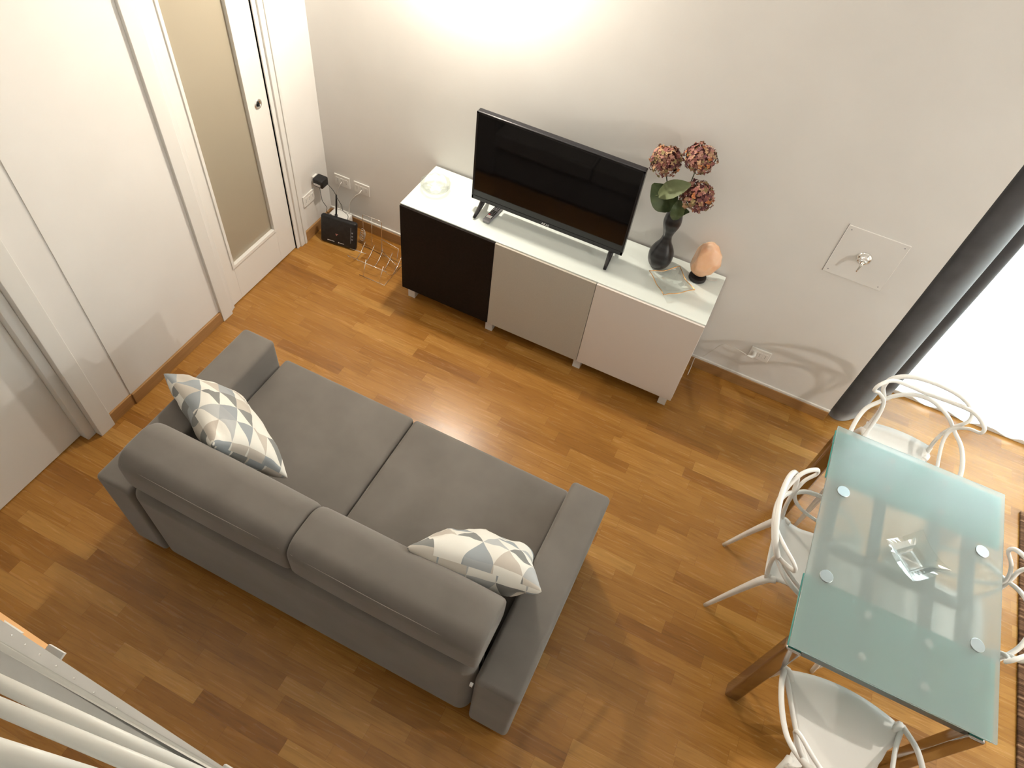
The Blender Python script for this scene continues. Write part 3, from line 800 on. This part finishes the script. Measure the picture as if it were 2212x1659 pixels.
# ------------------------------------------------------------------ pillows
def pillow(label, P00, P10, P11, P01, T, seed, uvo=(0, 0)):
    P00, P10, P11, P01 = V(P00), V(P10), V(P11), V(P01); c = (P00 + P10 + P11 + P01) / 4
    U = (P10 + P11 - P00 - P01) / 4; Q = (P01 + P11 - P00 - P10) / 4; Wd = (P00 + P11 - P10 - P01) / 4
    n = U.cross(Q).normalized()
    if n.z < 0: n = -n
    a, b = U.length, Q.length
    bm = bmesh.new(); uvl = bm.loops.layers.uv.new('UVMap'); N = 30; rnd = random.Random(seed)
    off = V((rnd.uniform(0, 9), rnd.uniform(0, 9), 0)); G2 = {}
    for s in (1, -1):
        for i in range(N + 1):
            for j in range(N + 1):
                if s == -1 and (i in (0, N) or j in (0, N)): G2[s, i, j] = G2[1, i, j]; continue
                pp = math.sin((i / N * 2 - 1) * math.pi / 2); qq = math.sin((j / N * 2 - 1) * math.pi / 2)
                x = pp * (1 - .10 * (1 - qq * qq)); y = qq * (1 - .10 * (1 - pp * pp))
                t = T * ((1 - pp * pp) * (1 - qq * qq)) ** .40
                w_ = .010 * noise.noise(V((pp * 2.2, qq * 2.2, s)) + off) + .008 * noise.noise(V((pp * 5, qq * 3, s * 2)) + off)
                w_ += .010 * math.exp(-((abs(pp) - .8) ** 2 + (abs(qq) - .8) ** 2) * 12) * math.sin(9 * (pp - qq))
                G2[s, i, j] = bm.verts.new(U * x + Q * y + Wd * x * y + n * (s * t + w_ * min(1, t / (T * .5))))
    for s in (1, -1):
        for i in range(N):
            for j in range(N):
                q = [(i, j), (i + 1, j), (i + 1, j + 1), (i, j + 1)]
                if s == -1: q = q[::-1]
                f = bm.faces.new([G2[s, x, y] for x, y in q])
                for l, (x, y) in zip(f.loops, q):
                    pu = math.sin((x / N * 2 - 1) * math.pi / 2); pv = math.sin((y / N * 2 - 1) * math.pi / 2)
                    l[uvl].uv = (.25 * pu * 1.6 + uvo[0] + (3 if s < 0 else 0), .25 * pv * 1.6 + uvo[1])
    o = obj('pillow', bm, M_tri, smooth=True, loc=c); tag(o, label, 'pillow'); return o
pillow('triangle-patterned pillow at the left end of the sofa, one corner over the armrest',
       (.510, -1.94, .67), (.775, -1.80, .50), (1.275, -2.085, .60), (1.04, -2.195, .83), .10, 2, (.3, .1))
pillow('triangle-patterned pillow at the right end of the sofa, leaning on the bolster',
       (1.945, -2.215, .855), (2.455, -2.130, .845), (2.355, -1.875, .53), (1.935, -2.02, .51), .105, 5, (.7, .55))

# ------------------------------------------------------------------ dining table
X0, X1, Y0, Y1 = 3.355, 4.105, -1.842, -.718
tb = thing('dining_table', 'extendable dining table with frosted glass top and steel legs', 'table', ((X0 + X1) / 2, (Y0 + Y1) / 2, 0))
tbr = lambda o: rel(o, tb)
tbr(obj('glass_top', bx((X0, Y0, .742), (X1, Y1, .752)), M_frost, bevel=.002))
tbr(obj('glass_leaf', bx((X0 + .002, Y0 + .012, .716), (X1 - .002, -1.512, .725)), M_frostleaf, bevel=.002))
tbr(obj('glass_leaf', bx((X0 + .002, -1.008, .716), (X1 - .002, Y1 - .006, .725)), M_frostleaf, bevel=.002))
for x in (3.435, 4.020):
    for y in (-1.068, -1.500):
        bm = bmesh.new(); lathe(bm, [(.026, .668), (.026, .742)], 24, (x, y, 0)); lathe(bm, [(.0275, .752), (.0275, .7535), (.026, .7545), (.001, .7545)], 32, (x, y, 0))
        d_ = obj('steel_disc', bm, M_brushed); tbr(d_)
for x in (3.617, 3.850):
    for y in (-.785, -.945, -1.575, -1.752):
        bm = bmesh.new(); lathe(bm, [(.015, .700), (.015, .7405)], 20, (x, y, 0)); tbr(obj('leaf_fixing', bm, M_whitepl))
bm = bmesh.new()
for x in (3.617, 3.850): box(bm, (x - .022, Y0 + .06, .672), (x + .022, Y1 - .04, .700))
tbr(obj('sliding_rail', bm, M_rails, bevel=.003))
bm = bmesh.new()
for x in (3.435, 4.020): box(bm, (x - .022, Y0 + .08, .622), (x + .022, Y1 - .08, .668))
for y in (Y0 + .045, Y1 - .07): box(bm, (3.405, y - .012, .640), (4.055, y + .012, .690))
box(bm, (3.41, -1.315, .628), (4.05, -1.275, .664))
tbr(obj('apron', bm, M_rails, bevel=.003))
tbr(obj('rail_end_cap', bx((3.99, Y0 + .026, .692), (4.03, Y0 + .060, .712)), M_dark, bevel=.003))
tbr(obj('edge_rail', bx((3.44, Y0 + .030, .692), (3.99, Y0 + .055, .711)), M_alu, bevel=.003))
for x in (X0 + .038, X1 - .038):
    for y in (Y0 + .038, Y1 - .038):
        bm = bx((x - .032, y - .032, 0), (x + .032, y + .032, .700))
        tbr(obj('leg', bm, M_legmetal, bevel=.012, seg=3))

# square glass centrepiece
gb = thing('glass_centrepiece', 'square clear glass bowl with pointed corners on the dining table', 'bowl', (3.742, -1.262, .7525), math.radians(8))
bm = bmesh.new(); loops = []
def sq(s, zz, rise=0., rot=0., n=8):
    out = []
    for k in range(4):
        for j in range(n):
            a, b = (V((s, s, 0)), V((-s, s, 0)))
            p = a.lerp(b, j / n); p = Matrix.Rotation(k * math.pi / 2 + rot, 3, 'Z') @ p
            e = abs(j / n * 2 - 1); out.append(V((p.x * (1 - .0 * (1 - e)), p.y, zz + rise * e * e)))
    return out
for s, zz, ri, ro in ((.036, .0, 0, 0), (.042, .006, 0, 0), (.050, .022, 0, .0), (.072, .034, .006, .0), (.092, .036, .022, 0.), (.0905, .0395, .0215, 0.), (.068, .037, .006, .0), (.045, .026, 0, 0), (.037, .011, 0, 0), (.03, .009, 0, 0)):
    loops.append([bm.verts.new(p) for p in sq(s, zz, ri, ro)])
for i in range(len(loops) - 1):
    n = len(loops[i])
    for k in range(n): bm.faces.new((loops[i][k], loops[i][(k + 1) % n], loops[i + 1][(k + 1) % n], loops[i + 1][k]))
bm.faces.new(loops[0][::-1]); bm.faces.new(loops[-1])
gb2 = obj('glass_body', bm, M_glass, gb, smooth=False); gb2.rotation_euler = (0, 0, math.radians(34))

# ------------------------------------------------------------------ chairs
def mirror(p): return [(-x, y, z) for x, y, z in p]
def make_chair(label, loc, rz):
    t = thing('dining_chair', label, 'chair', loc, rz, 'white moulded chairs around the dining table')
    # seat shell
    bm = bmesh.new(); nu, nv = 16, 18; top, bot = {}, {}
    ks = [(0, .168), (.10, .160), (.28, .150), (.45, .158), (.62, .180), (.80, .218), (.92, .240), (1., .236)]
    def hw(v):
        for (a, wa), (b, wb) in zip(ks, ks[1:]):
            if v <= b:
                q = (v - a) / (b - a); q = q * q * (3 - 2 * q); return wa + (wb - wa) * q
        return ks[-1][1]
    for j in range(nv + 1):
        v = j / nv; w_ = hw(v)
        for i in range(nu + 1):
            u = i / nu * 2 - 1; x = u * w_
            yb = -.200 + .012 * u * u; yf = .235 - .045 * u * u
            y = yb + (yf - yb) * v
            z = .462 - .014 * (1 - u * u) * math.sin(v * math.pi) + .050 * max(0, (.16 - v) / .16) ** 1.6 * (1 - .3 * u * u) - .018 * max(0, (v - .86) / .14) ** 2
            top[i, j] = bm.verts.new((x, y, z)); bot[i, j] = bm.verts.new((x * .985, y, z - .012))
    for j in range(nv):
        for i in range(nu):
            bm.faces.new((top[i, j], top[i + 1, j], top[i + 1, j + 1], top[i, j + 1]))
            bm.faces.new((bot[i, j], bot[i, j + 1], bot[i + 1, j + 1], bot[i + 1, j]))
    for j in range(nv):
        for i in (0, nu): bm.faces.new((top[i, j], top[i, j + 1], bot[i, j + 1], bot[i, j]))
    for i in range(nu):
        for j in (0, nv): bm.faces.new((top[i, j], top[i + 1, j], bot[i + 1, j], bot[i, j]))
    obj('seat', bm, M_chairwhite, t, smooth=True)
    # backrest: three interwoven outlines
    bm = bmesh.new(); r = .0115
    def sym(half, rr):   # half runs from one foot point to the centre
        full = half + mirror(half[:-1])[::-1]; R_ = rr + rr[:-1][::-1]
        tube(bm, full, R_, n=8, smooth=6, flat=.8)
    Q = [(.162, -.165, .44), (.150, -.185, .52), (.152, -.200, .60), (.170, -.205, .67), (.205, -.218, .730), (.190, -.248, .778), (.115, -.275, .808), (0, -.286, .815)]
    A_ = [(.236, .185, .452), (.205, .07, .485), (.178, -.06, .540), (.158, -.155, .610), (.170, -.195, .665), (.215, -.185, .715), (.252, -.150, .752), (.245, -.165, .785), (.190, -.220, .792), (.10, -.262, .762), (0, -.276, .745)]
    C_ = [(.238, .190, .450), (.262, .09, .530), (.262, -.03, .595), (.235, -.13, .630), (.185, -.190, .655), (.130, -.235, .690), (.06, -.262, .715), (0, -.270, .722)]
    sym(Q, [.013, .011, .0105, .011, .0115, .012, .0125, .013])
    sym(A_, [.012, .010, .0095, .010, .011, .010, .010, .010, .0105, .0115, .012])
    sym(C_, [.013, .012, .0115, .011, .0105, .0105, .011, .0115])
    obj('backrest', bm, M_chairwhite, t, smooth=True)
    for s in (-1, 1):
        bm = bmesh.new(); tube(bm, [(s * .150, -.130, .455), (s * .163, -.172, .440), (s * .172, -.230, .26), (s * .180, -.298, .006)], [.016, .019, .0145, .010], n=10, smooth=5); obj('leg', bm, M_chairwhite, t, smooth=True)
        bm = bmesh.new(); tube(bm, [(s * .200, .150, .448), (s * .232, .190, .440), (s * .242, .222, .24), (s * .250, .250, .006)], [.014, .019, .015, .010], n=10, smooth=5); obj('leg', bm, M_chairwhite, t, smooth=True)
    return t
ch = make_chair('white openwork-back chair at the left long side of the table, back to the sofa', (3.462, -1.288, 0), -math.pi / 2)
def dup(root, loc, rz, label):
    r = root.copy(); COL.objects.link(r); r.location = loc; r.rotation_euler = (0, 0, rz); r['label'] = label
    for c in list(root.children):
        k = c.copy(); COL.objects.link(k); k.parent = r
    return r
dup(ch, (3.735, -.560, 0), math.pi, 'white openwork-back chair at the window end of the table')
dup(ch, (3.690, -1.985, 0), 0, 'white openwork-back chair at the near end of the table, whole seat showing')
dup(ch, (3.975, -1.262, 0), math.pi / 2, 'white openwork-back chair at the right side of the table, cut by the frame edge')

# ------------------------------------------------------------------ curtain, sheer, rug
bm = bmesh.new()
def sweep_z(bm, outline, zs, wob):
    rings = []
    for z in zs:
        ring = []
        for i, (x, y) in enumerate(outline):
            k = wob(i, z); ring.append(bm.verts.new((x + k[0], y + k[1], z)))
        rings.append(ring)
    for a, b in zip(rings, rings[1:]):
        for i in range(len(outline) - 1): bm.faces.new((a[i], a[i + 1], b[i + 1], b[i]))
ctl = [(3.52, .40, 0), (3.53, .22, 0), (3.512, .07, 0), (3.535, .028, 0), (3.60, .035, 0), (3.66, .085, 0), (3.705, .165, 0), (3.722, .26, 0), (3.715, .335, 0),
       (3.745, .372, 0), (3.81, .372, 0), (3.850, .392, 0), (3.835, .42, 0), (3.75, .43, 0)]
ol = [(p.x, p.y) for p in catmull(ctl, 5)]
zs = [.012] + [i * .1 for i in range(1, 31)]
sweep_z(bm, ol, zs, lambda i, z: (.006 * noise.noise(V((i * .12, z * .9, 1))), .012 * noise.noise(V((i * .12, z * .8, 4))) * (i > 3)))
o = obj('curtain', bm, M_velvet, smooth=True); sd = o.modifiers.new('s', 'SOLIDIFY'); sd.thickness = .004; sd.offset = 0
tag(o, 'charcoal grey curtain gathered at the end of the television wall', 'curtain')
bm = bmesh.new(); ol = []
for i in range(161):
    t = i / 160; x = 3.86 + 1.84 * t
    ol.append((x, .425 - .0 + .020 * math.sin(t * 46) + .010 * math.sin(t * 19 + 1)))
sweep_z(bm, ol, [.03, .06] + [i * .3 for i in range(1, 11)], lambda i, z: (0, .01 * noise.noise(V((i * .05, z, 2)))))
o = obj('sheer_curtain', bm, M_sheer, smooth=True); tag(o, 'white sheer curtain glowing with daylight in front of the window', 'curtain')
bm = bmesh.new(); tube(bm, [(3.52, .30, 3.02), (5.78, .30, 3.02)], .012, n=12, smooth=1); tube(bm, [(3.52, .41, 3.02), (5.78, .41, 3.02)], .010, n=12, smooth=1)
struct('trim_4', bm, M_alu)

bm = bmesh.new(); rbox(bm, (4.640, -3.4, .001), (6.1, -.085, .014), .005, 2)
o = obj('rug', bm, M_rug); tag(o, 'dark brown streaky woven rug at the right edge, beyond the table', 'rug')

# ------------------------------------------------------------------ loft railing at the lower left
st = thing('railing', 'white painted steel loft railing with three round tubes in the bottom left corner', 'railing', (1.9, -3.2, 2.4))
def px(x, y, d): return cam.location + (fwd + right * ((x - 1106) / 1519.364) - up * ((y - 829.5) / 1519.364)) * d
def ext(a, b, t0, t1): return a.lerp(b, t0), a.lerp(b, t1)
DL, DR = 1.05, .80      # distance of the rail's left and right visible ends
def plate4(name, q, mt, th=.004, bev=.0008):
    n = (q[1] - q[0]).cross(q[3] - q[0]).normalized()
    if n.dot(cam.location - q[0]) > 0: n = -n
    bm = bmesh.new(); vs = [bm.verts.new(p) for p in q] + [bm.verts.new(p + n * th) for p in q]
    for f in ((0, 1, 2, 3), (7, 6, 5, 4), (0, 4, 5, 1), (1, 5, 6, 2), (2, 6, 7, 3), (3, 7, 4, 0)): bm.faces.new([vs[i] for i in f])
    return rel(obj(name, bm, mt, bevel=bev), st)
def long_strip(name, a0, a1, b0, b1, dz, mt, dl=0.):
    A0, A1 = ext(px(*a0, DL + dz), px(*a1, DR + dz), -.45, 1.25); B0, B1 = ext(px(*b0, DL + dz + dl), px(*b1, DR + dz + dl), -.45, 1.25)
    return plate4(name, [A0, A1, B1, B0], mt)
long_strip('rail_flange', (0, 1342), (475, 1659), (0, 1390), (458, 1659), .012, M_railflat, -.024)
long_strip('rail_lip', (0, 1388), (459, 1659), (0, 1406), (447, 1659), -.014, M_rail, -.006)
long_strip('rail_web', (0, 1403), (449, 1659), (0, 1462), (392, 1659), .010, M_railflat)
for (a, b, d0, d1, w_) in (((0, 1476), (388, 1659), .90, .78, 33), ((0, 1527), (316, 1659), .82, .74, 36), ((0, 1625), (105, 1659), .72, .70, 52)):
    P, Q = px(*a, d0), px(*b, d1); k = (px(388, 1659, .78) - px(0, 1476, .90)).length / (Q - P).length
    P2, Q2 = ext(P, Q, -.45 * k, 1.25 * k if k < 2 else 1.9)
    bm = bmesh.new(); tube(bm, [P2, Q2], w_ / 2 / 1519.4 * d0, n=28, smooth=1); rel(obj('rail_tube', bm, M_rail, smooth=True), st)
for (x, y) in ((25, 1373), (54, 1393), (86, 1414), (121, 1439), (160, 1466), (203, 1496), (252, 1530), (308, 1567)):
    d = 1 / ((1 - x / 475) / DL + x / 475 / DR) - .012
    bm = bmesh.new(); bmesh.ops.create_icosphere(bm, subdivisions=2, radius=.0017); rel(obj('screw', bm, M_chrome, smooth=True, loc=px(x, y, d)), st)
plate4('bracket', [px(105, 1391, 1.04), px(139, 1411, 1.02), px(122, 1434, 1.02), px(88, 1414, 1.04)], M_railflat)
plate4('bracket', [px(-20, 1325, 1.09), px(46, 1368, 1.05), px(42, 1376, 1.05), px(-20, 1336, 1.09)], M_railflat)
plate4('bracket', [px(484, 1650, .80), px(502, 1661, .79), px(495, 1672, .79), px(474, 1664, .80)], M_railflat)
w_ = plate4('wooden_edge', [px(-120, 1240, 1.14), px(104, 1392, 1.06), px(90, 1412, 1.03), px(-120, 1272, 1.11)], M_tan); w_['label'] = 'tan wooden edge strip'
